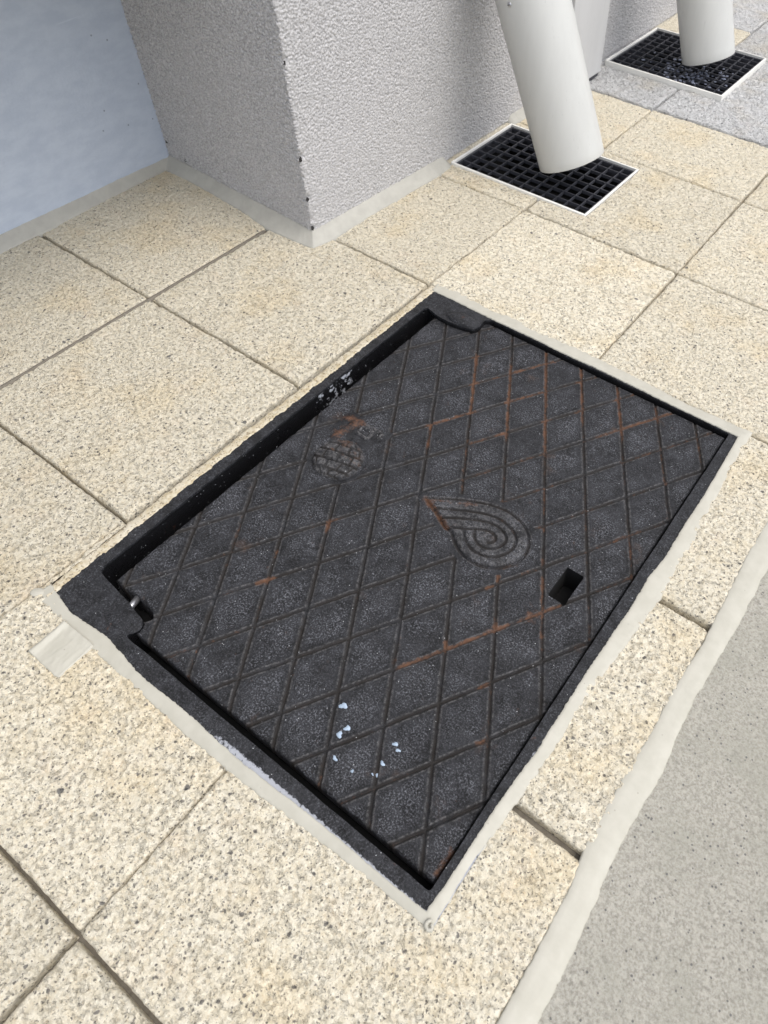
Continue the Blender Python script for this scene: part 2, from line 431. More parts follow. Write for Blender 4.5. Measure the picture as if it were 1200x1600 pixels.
# joint lines read along the wall (X) and across it (Y)
T = M['tile']; G = M['grey_tile']
XA, X1, X2, X3, X4 = -.052, .265, .602, .931, 1.268
jobs = [  # x0,x1,y0,y1,mat,step,cuts,kw
    (XA, X1, -.2985, -.004, T, .0042, (), dict(gx=(.0, .0075))),
    (XA, X1, -.5985, -.2985, T, .0042, (), dict(gx=(.0, .0075))),
    (XA, X1, -.8985, -.5985, T, .005, (), {}),
    (X1, X2, -.2985, .012, T, .0034, ((0, .350, -.003, .1),), dict(gx=(.0075, .0035))),
    (X1, X2, -.5995, -.2985, T, .0034, (), dict(gx=(.0075, .0035))),
    (X1, X2, -.899, -.5995, T, .003, (), {}),
    (X1, X2, -1.199, -.899, T, .004, (), {}),
    (.358, X2, .012, .312, T, .0036, (), {}),
    (.358, X2, .312, .612, T, .0036, (G1,), {}),
    (.358, X2, .612, .868, T, .0042, (), {}),
    (X2, X3, .012, .312, T, .0034, (), {}),
    (X2, X3, .312, .617, T, .0036, (G1,), {}),
    (X2, X3, .617, .870, T, .0042, (), {}),
    (X3, X4, .018, .308, T, .0036, (), {}),
    (X3, X4, .308, .614, T, .0042, (), {}),
    (X3, X4, .614, .872, T, .005, (), {}),
    (X3, X4, -.302, .018, T, .003, (PIT,), dict(gap=.006)),
    (X3, X4, -.5935, -.302, T, .0019, (PIT,), dict(gap=.0075)),
    (X3, X4, -.901, -.5935, T, .0019, (PIT,), dict(gap=.006, gx=(.002, .004))),
    (X2, X3, -.899, -.602, T, .0019, (PIT,), dict(gap=.0045, gx=(.004, .002))),
    (X2, X3, -1.199, -.899, T, .0022, (), dict(gap=.0048)),
    (X3, X4, -1.203, -.901, T, .003, (), dict(gap=.0045)),
    (.358, X2, .872, 1.32, G, .0042, (G2,), dict(rough=.0026, lift=.001)),
    (X2, X3, .874, 1.20, G, .0042, (G2,), dict(rough=.0026, lift=.001)),
    (X2, X3, 1.20, 1.53, G, .0048, (G2,), dict(rough=.0026)),
    (X3, X4, .876, 1.20, G, .0048, (), dict(rough=.0026, lift=.001)),
    (.358, X2, 1.32, 1.50, T, .005, (), {}),
    (.358, X2, 1.50, 1.80, G, .006, (), dict(rough=.0026)),
    (X2, X3, 1.53, 1.83, G, .006, (), dict(rough=.0026)),
    (X3, X4, 1.20, 1.53, G, .006, (), dict(rough=.0026)),
    (.358, X2, 1.80, 2.10, G, .007, (), {}),
    (X2, X3, 1.83, 2.13, G, .007, (), {}),
]
for k, (a, b, c, d, mt, st, cuts, kw) in enumerate(jobs):
    jit = [tuple(rng.normal(0, .0009, 2)) for _ in range(4)]
    tile(a, b, c, d, mt, st, pav, cuts, seed=k + 1, jit=jit, **kw)

# the joint nearest the wall is pointed almost flush with grey mortar
mj = [(X1 - .0045, -1.2), (X1 - .0045, -.6), (X1 - .0045, -.045)]; mk = [(X1 + .0045, -1.2), (X1 + .0045, -.6), (X1 + .0045, -.045)]
POINTING = (mj, mk)
# concrete slab beyond the tile edge
xs = np.concatenate([np.linspace(1.279, 1.62, 110), np.linspace(1.7, 6, 12)]); ys = np.concatenate([np.linspace(-4, -1.05, 8), np.linspace(-1.0, .45, 380), np.linspace(.6, 5, 8)])
X, Y = np.meshgrid(xs, ys, indexing='ij')
Z = -.0045 + .0006 * fbm(X * 160, Y * 160, 31, 3) + .0012 * fbm(X * 9, Y * 9, 32, 2)
tag(pydata('concrete_slab', np.stack([X, Y, Z], -1).reshape(-1, 3), grid_faces(*X.shape), M['concrete'], None, True),
    'bare grey concrete slab beside the cream paving', None, None, 'structure')

# ------------------------------------------------------------------ walls
def noisy_plane(p0, u, v, nu, nv, nrm, amp, sc, seed, edge_u0=0, edge_v0=0):
    a = np.linspace(0, 1, nu); b = np.linspace(0, 1, nv)
    A, B = np.meshgrid(a, b, indexing='ij')
    p0, u, v, nrm = map(np.array, (p0, u, v, nrm))
    P = p0 + A[..., None] * u + B[..., None] * v
    lu, lv = np.linalg.norm(u), np.linalg.norm(v)
    h = amp * fbm(A * lu * sc, B * lv * sc, seed, 3)
    return P + h[..., None] * nrm, (nu, nv)
# roughcast corner: one welded skin, side face then front face, with a soft uneven arris
WX, WY = .357, -.0115
fx = lambda y: WX + .045 * (np.minimum(y, .36) - WY)            # front face line, side face line: the corner stands a little askew
sy = lambda x: WY - .044 * (x - WX)
def worley(x, y, seed):
    ix = np.floor(x); iy = np.floor(y); best = np.full(np.shape(x), 9.)
    for a in (-1, 0, 1):
        for b in (-1, 0, 1):
            px = ix + a + _hash(ix + a, iy + b, seed); py = iy + b + _hash(ix + a, iy + b, seed + 5)
            best = np.minimum(best, (x - px) ** 2 + (y - py) ** 2)
    return np.sqrt(best)
bsy = np.concatenate([np.linspace(0, .52, 430), np.linspace(.6, 3.2, 10)])
s_side = np.concatenate([np.linspace(-.60, -.08, 12), np.linspace(-.07, WX, 360)])
s_front = WY + np.concatenate([np.linspace(0, .62, 510)[1:], np.linspace(.625, 2.0, 420), np.linspace(2.1, 5.5, 16)])
path = [(x, sy(x), 0, -1) for x in s_side[:-2]] + [(WX - .0016, WY + .0002, .3, -.95), (WX - .0002, WY + .0016, .95, -.3)] + [(fx(y), y, 1, 0) for y in s_front[2:]]
path = np.array(path)
cum = np.concatenate([[0], np.cumsum(np.hypot(np.diff(path[:, 0]), np.diff(path[:, 1])))])
Sx, Zz = np.meshgrid(cum, bsy, indexing='ij')
qx = Sx + .0012 * fbm(Sx * 300, Zz * 300, 44, 2); qz = Zz + .0012 * fbm(Sx * 300, Zz * 300, 45, 2)
wl = worley(qx * 285, qz * 285, 46)
h = np.where(Sx < cum[len(s_side) - 1], .0052, .0033) * (.45 - np.clip(wl, 0, .95) ** 1.5) + .0008 * fbm(Sx * 420, Zz * 420, 41, 2) + .0008 * fbm(Sx * 9, Zz * 9, 42, 2)
fine = (np.abs(Zz) < .53) & (Sx > .50) & (Sx < cum[len(s_side) - 1] + 2.0)
h = np.where(fine, h, 0)
# small chips out of the arris
ic = np.argmin(np.abs(cum - cum[len(s_side) - 1]))
for zc, rad, dep in ((.035, .006, .004), (.078, .006, .005), (.152, .006, .005), (.305, .006, .004), (.018, .006, .004)):
    h -= dep * np.exp(-(((Sx - cum[ic]) / rad) ** 2 + ((Zz - zc) / (rad * 1.2)) ** 2) * 1.5)
V = np.stack([path[:, 0][:, None] + h * path[:, 2][:, None], path[:, 1][:, None] + h * path[:, 3][:, None], Zz + .004], -1)
pil = pydata('roughcast_wall', V.reshape(-1, 3), grid_faces(len(cum), len(bsy))[:, ::-1], M['stucco'], None, True)
tag(pil, 'light grey roughcast wall corner standing behind the cream paving', 'wall')
bm = bmesh.new()
for (x, y, z, r) in ((WX - .0010, WY + .0008, .079, .0036), (WX - .0016, WY + .0008, .152, .0034), (WX - .001, WY + .0012, .022, .0042), (.003, sy(.003) + .0004, .0265, .0026), (-.046, sy(-.046) - .0002, .048, .0030), (WX - .0014, WY + .001, .305, .0022)):
    mt = Matrix.Translation((x, y, z)) @ Matrix.Rotation(random.uniform(-.5, .5), 4, 'X') @ Matrix.Diagonal((r * .6, r * .55, r * 1.15, 1))
    bmesh.ops.create_icosphere(bm, subdivisions=2, radius=1, matrix=mt)
for v in bm.verts: v.co += Vector(rng.normal(0, .0007, 3))
tag(from_bm('dark_chip', bm, M['dark_chip'], pil), 'dark chips where the render has broken off along the edges')

BX = -.053
ya = np.concatenate([np.linspace(-4, -.75, 6), np.linspace(-.7, .016, 170)]); za = np.concatenate([np.linspace(0, .8, 140), np.linspace(.9, 3.2, 8)])
Yb, Zb = np.meshgrid(ya, za, indexing='ij')
hx = .0007 * fbm(Yb * 9, Zb * 16, 51, 3) + .0004 * fbm(Yb * 120, Zb * 150, 52, 2)
pw = pydata('painted_wall', np.stack([BX + hx, Yb, Zb + .004], -1).reshape(-1, 3), grid_faces(*Yb.shape), M['blue'], None, True)
tag(pw, 'pale blue painted wall set back to the left of the grey roughcast corner', 'wall')
# unseen block added above the recess to darken the top of the blue wall
bm = bmesh.new(); box_bm(bm, -.9, .27, -4, -.02, .54, .9)
sf = from_bm('soffit', bm, M['panel'], pw)

# smooth panel on the far stretch of the roughcast wall
bm = bmesh.new(); box_bm(bm, .350, .414, .775, .947, .013, 2.2)
pb = from_bm('wall_panel', bm, M['panel']); bevel(pb, .002)
tag(pb, 'smooth grey boxed panel on the roughcast wall between the two downpipes', 'panel')
bm = bmesh.new(); box_bm(bm, .352, .409, .777, .945, .0, .012)  # black strip painted in for the shaded gap under the panel
from_bm('base_gasket', bm, M['grate'], pb)

# ------------------------------------------------------------------ sealant
def resample(pts, n):
    pts = np.array(pts, float)
    s = np.concatenate([[0], np.cumsum(np.linalg.norm(np.diff(pts, axis=0), axis=1))])
    t = np.linspace(0, s[-1], n)
    return np.stack([np.interp(t, s, pts[:, k]) for k in range(pts.shape[1])], 1)
def bead(name, mat, segs, prof, z_in, z_out, height, seed, parent=None, wob=.0012, step=.0022, lump=.0006, fade=0.0):
    """segs: list of (inner polyline, outer polyline) that meet end to end; prof: list of (t, h) across the bead"""
    I = []; O = []
    for si, so in segs:
        ln = np.linalg.norm(np.diff(np.array(si), axis=0), axis=1).sum()
        n = max(4, int(ln / step))
        a = resample(si, n); b = resample(so, n)
        if I: a = a[1:]; b = b[1:]
        I.append(a); O.append(b)
    I = np.concatenate(I); O = np.concatenate(O); n = len(I)
    s = np.arange(n) * step
    dirv = O - I; w = np.linalg.norm(dirv, axis=1, keepdims=True); dirv /= np.maximum(w, 1e-6)
    I = I - dirv * (wob * .8 * fbm(s * 420, s * 0 + seed, seed, 3) + wob * .5 * fbm(s * 45, s * 0, seed + 1, 2))[:, None]
    O = O + dirv * (wob * .9 * fbm(s * 70, s * 0 + seed, seed + 2, 3) + wob * .8 * fbm(s * 380, s * 0, seed + 3, 3))[:, None]
    hf = np.clip(np.minimum(s, s[-1] - s) / fade, 0, 1) ** .6 if fade else np.ones(n)
    V = []
    for t, hh in prof:
        base = (1 - t) * z_in + t * z_out
        z = base + hh * height * hf + (lump * fbm(s * 30, s * 0 + t * 2.3, seed + 4, 3) if hh > 0.05 else 0)
        p = I * (1 - t) + O * t
        V.append(np.stack([p[:, 0], p[:, 1], z + 0 * s], 1))
    V = np.stack(V, 1)
    # close both ends downwards
    k = len(prof)
    F = grid_faces(n, k)
    verts = V.reshape(-1, 3)
    c0 = V[0].copy(); c0[:, 2] = min(z_in, z_out) - .004; c1 = V[-1].copy(); c1[:, 2] = min(z_in, z_out) - .004
    base0 = len(verts); verts = np.concatenate([verts, c0, c1])
    ex = []
    for j in range(k - 1):
        ex.append((j, j + 1, base0 + j + 1, base0 + j))
        ex.append(((n - 1) * k + j + 1, (n - 1) * k + j, base0 + k + j, base0 + k + j + 1))
    F = np.concatenate([F, np.array(ex)])
    return pydata(name, verts, F, mat, parent, True)
ROUND = [(0, -.8), (.02, .12), (.10, .42), (.25, .78), (.45, 1), (.62, .96), (.78, .72), (.90, .38), (.98, .05), (1, -.9)]
FLAT = [(0, -.8), (.012, .45), (.06, .8), (.25, 1), (.5, .95), (.75, .9), (.92, .7), (.985, .3), (1, -.9)]
# round the iron frame: far side, right side, near side
sb = empty('frame_sealant', (1.178, -.715, 0), 'pale sealant bead run along three sides of the iron cover frame', 'sealant')
ABi = [(.620, .000), (.66, .001), (.72, -.0010), (.80, .0004), (.87, -.0006), (.93, .0008), (1.0, .0006), (1.08, -.0004), (1.14, .000), (1.1735, .0005)]
ABo = [(.614, .024), (.66, .0265), (.73, .0235), (.80, .026), (.87, .0262), (.94, .0250), (1.0, .0225), (1.09, .0185), (1.14, .0215), (1.188, .0235)]
BCi = [(1.1735, .0005), (1.1755, -.06), (1.177, -.13), (1.1765, -.2), (1.178, -.245), (1.1735, -.285), (1.1755, -.34), (1.173, -.43), (1.1735, -.53), (1.170, -.60), (1.1695, -.66), (1.168, -.7125)]
BCo = [(1.188, .0235), (1.189, -.045), (1.193, -.13), (1.1985, -.21), (1.1965, -.245), (1.1995, -.30), (1.194, -.39), (1.1875, -.46), (1.1875, -.55), (1.183, -.605), (1.182, -.66), (1.182, -.7225)]
CDi = [(1.168, -.7125), (1.12, -.7138), (1.04, -.7136), (.94, -.7185), (.86, -.7168), (.78, -.718), (.72, -.711), (.66, -.7165), (.612, -.7075)]
CDo = [(1.182, -.7225), (1.12, -.723), (1.05, -.7258), (.94, -.7322), (.86, -.7328), (.78, -.731), (.72, -.7302), (.66, -.732), (.607, -.7265)]
bead('bead', M['seal'], [(ABi, ABo), (BCi, BCo), (CDi, CDo)], FLAT, .0012, -.0012, .0016, 61, sb, wob=.0011, lump=.0002, step=.0014)
# curl where the nozzle was lifted off, and the tail at the other end
bm = bmesh.new()
for k in range(46):
    t = k / 45; a = t * 5.2 + 2.2; rad = .0045 - .0030 * t
    p = Vector((1.1785 + rad * math.cos(a), -.7195 + rad * math.sin(a), .0030 + .0022 * t))
    bmesh.ops.create_icosphere(bm, subdivisions=1, radius=.0024 - .0007 * t, matrix=Matrix.Translation(p))
from_bm('bead_curl', bm, M['seal'], sb, True)
bm = bmesh.new()
bmesh.ops.create_icosphere(bm, subdivisions=3, radius=1, matrix=Matrix.Translation((.6075, -.7230, .0002)) @ Matrix.Rotation(R(35), 4, 'Z') @ Matrix.Diagonal((.0085, .0058, .0026, 1)))
from_bm('bead_tail', bm, M['seal'], sb, True)
# flap pulled out over the tile near the hinge corner
nu, nv = 46, 40
A, B = np.meshgrid(np.linspace(0, 1, nu), np.linspace(0, 1, nv), indexing='ij')
q = [np.array(p) for p in ((.664, -.7725), (.717, -.7715), (.716, -.7260), (.6635, -.7275))]
P = ((1 - A) * (1 - B))[..., None] * q[0] + (A * (1 - B))[..., None] * q[1] + (A * B)[..., None] * q[2] + ((1 - A) * B)[..., None] * q[3]
edge = np.minimum(np.minimum(A, 1 - A), np.minimum(B, 1) + 0)
ew = np.clip(1 - edge / .12, 0, 1)
P[..., 0] += ew * .0012 * fbm(A * 9, B * 9, 71, 3); P[..., 1] += ew * .0014 * fbm(A * 9, B * 9, 72, 3)
Zf = .0010 + .0034 * np.exp(-((A - .10) / .07) ** 2) * (1 - .5 * B) + .0016 * (1 - A) ** 2 * np.clip(edge / .05, 0, 1) + .0006 * fbm(A * 11, B * 1.5, 74, 2) + .0004 * fbm(A * 7 + 3 * B, B * 2, 73, 2) + .0016 * np.clip((B - .75) / .25, 0, 1)
Zf = np.where(edge < .012, -.0035, Zf)
pydata('smeared_flap', np.concatenate([P, Zf[..., None]], -1).reshape(-1, 3), grid_faces(nu, nv), M['seal'], sb, True)

# joint between paving and concrete
SLp = [(1.262, .60), (1.2640, .10), (1.2650, -.12), (1.2632, -.18), (1.2655, -.25), (1.2668, -.33), (1.2632, -.39), (1.2645, -.45), (1.2612, -.50), (1.2608, -.585), (1.2672, -.622), (1.2672, -.655), (1.2682, -.69), (1.2676, -.74), (1.268, -1.4)]
SLp = [(x - .0035, y) for x, y in SLp]
SRp = [(1.292, .60), (1.2925, .10), (1.2915, -.12), (1.2895, -.20), (1.2898, -.28), (1.2870, -.33), (1.2848, -.39), (1.2860, -.44), (1.2902, -.475), (1.2876, -.51), (1.2863, -.58), (1.2895, -.61), (1.2910, -.64), (1.2934, -.67), (1.2926, -.72), (1.294, -1.4)]
tag(bead('joint_sealant', M['seal'], [(SLp, SRp)], [(0, -1.2), (.02, .55), (.08, .86), (.3, .98), (.5, 1), (.66, .99), (.80, .92), (.87, .60), (.94, .52), (.985, .3), (1, -.8)], -.0020, -.0046, .0028, 81, wob=.0012, lump=.0002, step=.0014),
    'long pale sealant strip between the cream paving edge and the grey concrete slab', 'sealant')

# skirting bead along the wall bases
Z0 = .023
SK = [(0, 1), (.08, 1.0), (.25, .80), (.5, .50), (.75, .27), (.92, .12), (.985, .03), (1, -.28)]
wi = [(BX - .004, -2.5), (BX - .004, -.30), (BX - .004, .0085)]; wo = [(-.026, -2.5), (-.028, -.38), (-.030, -.28), (-.036, -.17), (-.041, -.018)]
si = [(BX - .004, .0085), (.15, float(sy(.15)) + .002), (WX - .003, WY + .003)]; so = [(-.041, -.018), (.05, -.0185), (.18, -.028), (.262, -.041), (.34, -.0385), (.376, -.034)]
fi = [(WX - .003, WY + .003), (float(fx(.17)) - .003, .17), (float(fx(.36)) - .003, .362)]; fo = [(.376, -.034), (.3865, .012), (.3862, .10), (.3915, .18), (.3945, .255), (.398, .30), (.394, .350), (.387, .362)]
tag(bead('wall_base_sealant', M['seal_grey'], [(wi, wo), (si, so), (fi, fo)], SK, .0, .0, .0190, 91, wob=.0009, lump=.0006, fade=.012),
    'beige sealant fillet along the foot of the blue wall and roughcast corner', 'sealant')
tag(bead('wall_base_sealant', M['seal_grey'], [([(.370, .589), (.370, .774)], [(.394, .589), (.396, .70), (.392, .774)])], SK, .0, .0, .016, 95, wob=.0011, lump=.0008, fade=.012),
    'short sealant fillet at the wall foot behind the nearer downpipe', 'sealant')

bead('mortar_pointing', M['bed'], [POINTING], [(0, -1.0), (.2, .6), (.5, .8), (.8, .6), (1, -1.0)], -.003, -.003, .0018, 97, pav, wob=.0006, lump=.0005)
# tan mortar filled between tile edge and the frame on the hinge side
mi = [(.606, .012), (.6065, -.10), (.6075, -.2975), (.606, -.45), (.607, -.60), (.609, -.72)]
mo = [(.6235, .012), (.6235, -.10), (.6245, -.2975), (.6235, -.45), (.6235, -.60), (.6245, -.72)]
tag(bead('mortar_strip', M['mortar'], [(mi, mo)], [(0, -2.6), (.03, -.8), (.15, .2), (.35, .55), (.6, .75), (.85, .95), (.97, .7), (1, -.5)], -.001, .0, .0018, 99, wob=.0022, lump=.0016),
    'crumbly tan mortar strip between the iron frame and the tiles on its hinge side', 'mortar')

# ------------------------------------------------------------------ cast iron cover
cov = empty('utility_cover', (.90, -.35, 0), 'black cast iron rectangular cover in its frame set into the cream paving', 'cover')
def jline(pts, step, amp, seed, closed=True):
    pts = [np.array(p, float) for p in pts]; out = []
    for k in range(len(pts) if closed else len(pts) - 1):
        a = pts[k]; b = pts[(k + 1) % len(pts)]; n = max(1, int(np.linalg.norm(b - a) / step))
        for i in range(n):
            p = a + (b - a) * i / n
            out.append(p)
    out = np.array(out)
    out += amp * np.stack([fbm(out[:, 0] * 60, out[:, 1] * 60, seed, 2), fbm(out[:, 0] * 60 + 9, out[:, 1] * 60, seed + 1, 2)], 1)
    return out
def rounded(pts, r, n=5):
    pts = [np.array(p, float) for p in pts]; out = []; L = len(pts)
    for k in range(L):
        p = pts[k]; a = pts[k - 1]; b = pts[(k + 1) % L]
        da = (a - p); db = (b - p); la = np.linalg.norm(da); lb = np.linalg.norm(db); rr = min(r, la * .4, lb * .4)
        s = p + da / la * rr; e = p + db / lb * rr
        for i in range(n + 1):
            t = i / n; out.append((1 - t) ** 2 * s + 2 * t * (1 - t) * p + t * t * e)
    return out
outer = jline(rounded([(.622, -.7200), (1.1805, -.7200), (1.1805, .011), (.620, .011)], .006), .01, .0006, 101)
inner_pts = [(.638, -.046), (.641, -.0405), (.667, -.0475), (.690, -.0480), (.715, -.0445), (.7335, -.0400), (.7375, -.030), (.7350, -.010), (.745, -.0015),
             (1.1612, -.0012), (1.1612, -.6985), (.733, -.6990), (.7362, -.684), (.7335, -.6760), (.70, -.6705), (.66, -.6665), (.641, -.664), (.638, -.657)]
inner = jline(rounded(inner_pts, .004, 3), .01, .0006, 105)
bm = bmesh.new()
vo = [bm.verts.new((p[0], p[1], 0.0006)) for p in outer]; vi = [bm.verts.new((p[0], p[1], 0.0006)) for p in inner]
eds = [bm.edges.new((vo[k], vo[(k + 1) % len(vo)])) for k in range(len(vo))] + [bm.edges.new((vi[k], vi[(k + 1) % len(vi)])) for k in range(len(vi))]
bmesh.ops.triangle_fill(bm, use_beauty=True, use_dissolve=False, edges=eds)
top = list(bm.faces)
bmesh.ops.dissolve_limit(bm, angle_limit=.001, verts=[], edges=[])
def wall(loop, z1):
    n = len(loop); low = [bm.verts.new((v.co.x, v.co.y, z1)) for v in loop]
    for k in range(n): bm.faces.new((loop[k], loop[(k + 1) % n], low[(k + 1) % n], low[k]))
wall(vo, -.07); wall(vi, -.055)
fr = from_bm('frame', bm, M['iron'], cov)
bevel(fr, .0022, 3, 50)
bm = bmesh.new(); box_bm(bm, .626, 1.176, -.712, .004, -.066, -.055)
from_bm('pit_floor', bm, M['pit'], cov)
# raised hinge lugs on two corners
def lug(cx, cy, lx, ly, hz, rot, z0=-.001):
    bm = bmesh.new()
    bmesh.ops.create_uvsphere(bm, u_segments=28, v_segments=14, radius=1, matrix=Matrix.Translation((cx, cy, z0)) @ Matrix.Rotation(rot, 4, 'Z') @ Matrix.Diagonal((lx, ly, hz, 1)))
    for v in bm.verts:
        v.co += Vector((float(fbm(np.array(v.co.x * 90), np.array(v.co.y * 90), 7, 2)), float(fbm(np.array(v.co.y * 90), np.array(v.co.z * 90), 8, 2)), 0)) * .0008
    return from_bm('hinge_lug', bm, M['iron'], fr, True)
lug(.706, -.031, .031, .0145, .0085, R(4))
lug(.716, -.688, .0235, .0135, .0030, R(8))
# steel hinge pin seen in the notch
bm = bmesh.new()
bmesh.ops.create_cone(bm, cap_ends=True, segments=18, radius1=.0042, radius2=.0042, depth=.028, matrix=Matrix.Translation((.6945, -.668, -.018)) @ Matrix.Rotation(R(90), 4, 'X') @ Matrix.Rotation(R(12), 4, 'Y'))
from_bm('hinge_pin', bm, M['steel'], cov, True)

# lid as one relief: grooves, emblem, letters, hole
LX0, LX1, LY0, LY1, LZ = .6585, 1.1588, -.6895, -.0030, -.008
st = .00125
lx = np.linspace(LX0, LX1, int((LX1 - LX0) / st) + 1); ly = np.linspace(LY0, LY1, int((LY1 - LY0) / st) + 1)
lx = np.concatenate([[LX0], lx, [LX1]]); ly = np.concatenate([[LY0], ly, [LY1]])
X, Y = np.meshgrid(lx, ly, indexing='ij')
def seg_d(px, py, a, b):
    a = np.array(a); b = np.array(b); d = b - a; t = np.clip(((px - a[0]) * d[0] + (py - a[1]) * d[1]) / (d @ d), 0, 1)
    return np.hypot(px - a[0] - t * d[0], py - a[1] - t * d[1])
def poly_d(px, py, pts):
    return np.min([seg_d(px, py, pts[k], pts[k + 1]) for k in range(len(pts) - 1)], axis=0)
def inside(px, py, pts):
    c = np.zeros(px.shape, bool); n = len(pts)
    for k in range(n):
        x1, y1 = pts[k]; x2, y2 = pts[(k + 1) % n]
        cr = ((y1 > py) != (y2 > py)) & (px < (x2 - x1) * (py - y1) / (y2 - y1 + 1e-12) + x1)
        c ^= cr
    return c
def smooth(pts, n=60):
    p = np.array(pts, float)
    for _ in range(3):      # Chaikin, ends kept
        q = np.empty((2 * (len(p) - 1), 2)); q[0::2] = .75 * p[:-1] + .25 * p[1:]; q[1::2] = .25 * p[:-1] + .75 * p[1:]
        p = np.concatenate([p[:1], q, p[-1:]])
    return [tuple(v) for v in resample(p, n)]
wx = X + .0006 * fbm(X * 55, Y * 55, 111, 2); wy = Y + .0006 * fbm(X * 55 + 7, Y * 55, 112, 2)
def groove(d, w, depth):
    t = np.clip(1 - d / w, 0, 1); return -depth * t * t * (3 - 2 * t)
drop_outline = smooth([(.878, -.346), (.9169, -.3207), (.9545, -.3033), (.9815, -.2988), (1.0063, -.304), (1.024, -.3171), (1.0326, -.3362), (1.0321, -.3551), (1.0225, -.3712), (1.0079, -.3834), (.9914, -.3894), (.9698, -.3885), (.9515, -.38), (.9371, -.3681)], 80)
drop_edge = [(.878, -.346), (.9008, -.3550), (.9269, -.3680), (.9371, -.3681)]
L2 = smooth([(.8987, -.3524), (.9277, -.3352), (.956, -.321), (.9768, -.3158), (.9983, -.3198), (1.0123, -.329), (1.0159, -.3422), (1.0128, -.3569), (1.0033, -.3694), (.9894, -.3756), (.9739, -.3761), (.9604, -.3703), (.9507, -.3597)])
L3 = smooth([(.9131, -.3601), (.9393, -.3434), (.9648, -.3296), (.9844, -.3268), (.9995, -.3335), (1.0036, -.3433), (1.0002, -.3537), (.991, -.363), (.9796, -.3656), (.9685, -.3612), (.9617, -.3526)])
L4 = smooth([(.9269, -.3691), (.954, -.3524), (.9725, -.3405), (.9825, -.3396), (.9901, -.3436), (.9906, -.3512), (.985, -.355)], 40)
drop_poly = drop_outline + drop_edge[::-1][1:]
ind = inside(X, Y, drop_poly)
d_drop = np.minimum(poly_d(X, Y, drop_outline), poly_d(X, Y, drop_edge))
quiet = ind | (d_drop < .010) | (poly_d(X, Y, [(.878, -.346), (.93, -.345)]) < .006)
GC = np.array((.7415, -.3655)); GR = .0345
dg = np.hypot(X - GC[0], Y - GC[1])
emb_box = (X > .690) & (X < .775) & (Y > -.405) & (Y < -.285)
quiet |= (dg < GR + .008) | ((X > .692) & (X < .772) & (Y > -.345) & (Y < -.285))
dgrid = np.full(X.shape, 1.0); drust = np.zeros(X.shape)
for k in range(-12, 24):
    x0 = .6129 + .0645 * k; d1 = np.abs((wy + .35) + 1.63 * (wx - x0)) / math.hypot(1, 1.63); dgrid = np.minimum(dgrid, d1)
    x0 = 1.1855 - .0645 * (k - 6); d2 = np.abs((wy + .35) - 1.63 * (wx - x0)) / math.hypot(1, 1.63); dgrid = np.minimum(dgrid, d2)
dgrid_cells = dgrid.copy()
dgrid = np.where(quiet, 1.0, dgrid)
fade = .62 + .38 * np.clip(fbm(X * 7, Y * 7, 121, 2) + .6, 0, 1)
H = groove(dgrid, .0022, .0030) * fade
H += .0003 * np.clip(1 - np.abs(dgrid - .0032) / .0016, 0, 1) * fade       # swollen lips of the grooves
H += groove(d_drop, .0034, .0032)
H += np.where(ind, .0020 * np.clip(d_drop / .004, 0, 1), 0)
for L, wd in ((L2, .0026), (L3, .0026), (L4, .0026)):
    dl = poly_d(X, Y, L); H += np.where(ind, groove(dl, wd, .0034), 0); dgrid = np.minimum(dgrid, np.where(ind, dl, 1))
H += groove(poly_d(X, Y, drop_edge[:3]), .0045, .0012)
dgrid = np.minimum(dgrid, d_drop)
# globe: dome of staggered brick-like plates
gin = dg < GR
u = (X - GC[0]) / GR; v = (Y - GC[1]) / GR
rr = np.clip(u * u + v * v, 0, 1)
ca, sa = math.cos(R(-14)), math.sin(R(-14)); uu = u * ca - v * sa; vv = u * sa + v * ca
lat = np.arcsin(np.clip(vv, -1, 1)); lon = np.arcsin(np.clip(uu / np.maximum(np.cos(lat), .05), -1, 1))
rowf = (lat / math.pi + .5) * 7.0; row = np.floor(rowf); fr_ = rowf - row
colf = (lon / math.pi + .5) * 5.0 + .5 * (row % 2); fc = colf - np.floor(colf)
rowd = np.minimum(fr_, 1 - fr_) * GR * 2 / 7; cold = np.minimum(fc, 1 - fc) * GR * 2 / 5
ming = np.minimum(rowd, cold)
plate = .0010 * (_hash(row, np.floor(colf), 131) - .3)
H = np.where(gin, .0015 + .0052 * np.sqrt(1 - rr) + plate * 1.6 + groove(ming, .0015, .0032), H)
H += groove(np.abs(dg - GR - .0012), .003, .0011)
dgrid = np.where(gin, np.minimum(dgrid, ming * 1.6), dgrid)
# raised strokes above the globe
def ridge(d, w, hgt): t = np.clip(1.5 * (1 - d / w), 0, 1); return hgt * t * t * (3 - 2 * t)
rects = [(.7301, -.3145), (.7299, -.3015), (.7485, -.3002), (.7488, -.3147), (.7301, -.3145)]
lbar = [(.7285, -.2955), (.7552, -.2945), (.7610, -.2962), (.7594, -.3050)]
tstem = [(.7085, -.338), (.7144, -.3040)]; thead = [(.6990, -.3005), (.7225, -.2960)]
H += ridge(poly_d(X, Y, rects), .0027, .0042) + ridge(poly_d(X, Y, lbar), .0029, .0042)
H += ridge(poly_d(X, Y, tstem), .0062, .0016) + ridge(poly_d(X, Y, thead), .0056, .0016)
letter_mask = (poly_d(X, Y, rects) < .0040) | (poly_d(X, Y, lbar) < .0040)
tee_mask = (poly_d(X, Y, tstem) < .0070) | (poly_d(X, Y, thead) < .0064)
# cast unevenness
H += .0005 * fbm(X * 18, Y * 18, 141, 3) + .00028 * fbm(X * 260, Y * 260, 142, 3) + .0004 * fbm(X * 90, Y * 90, 143, 2)
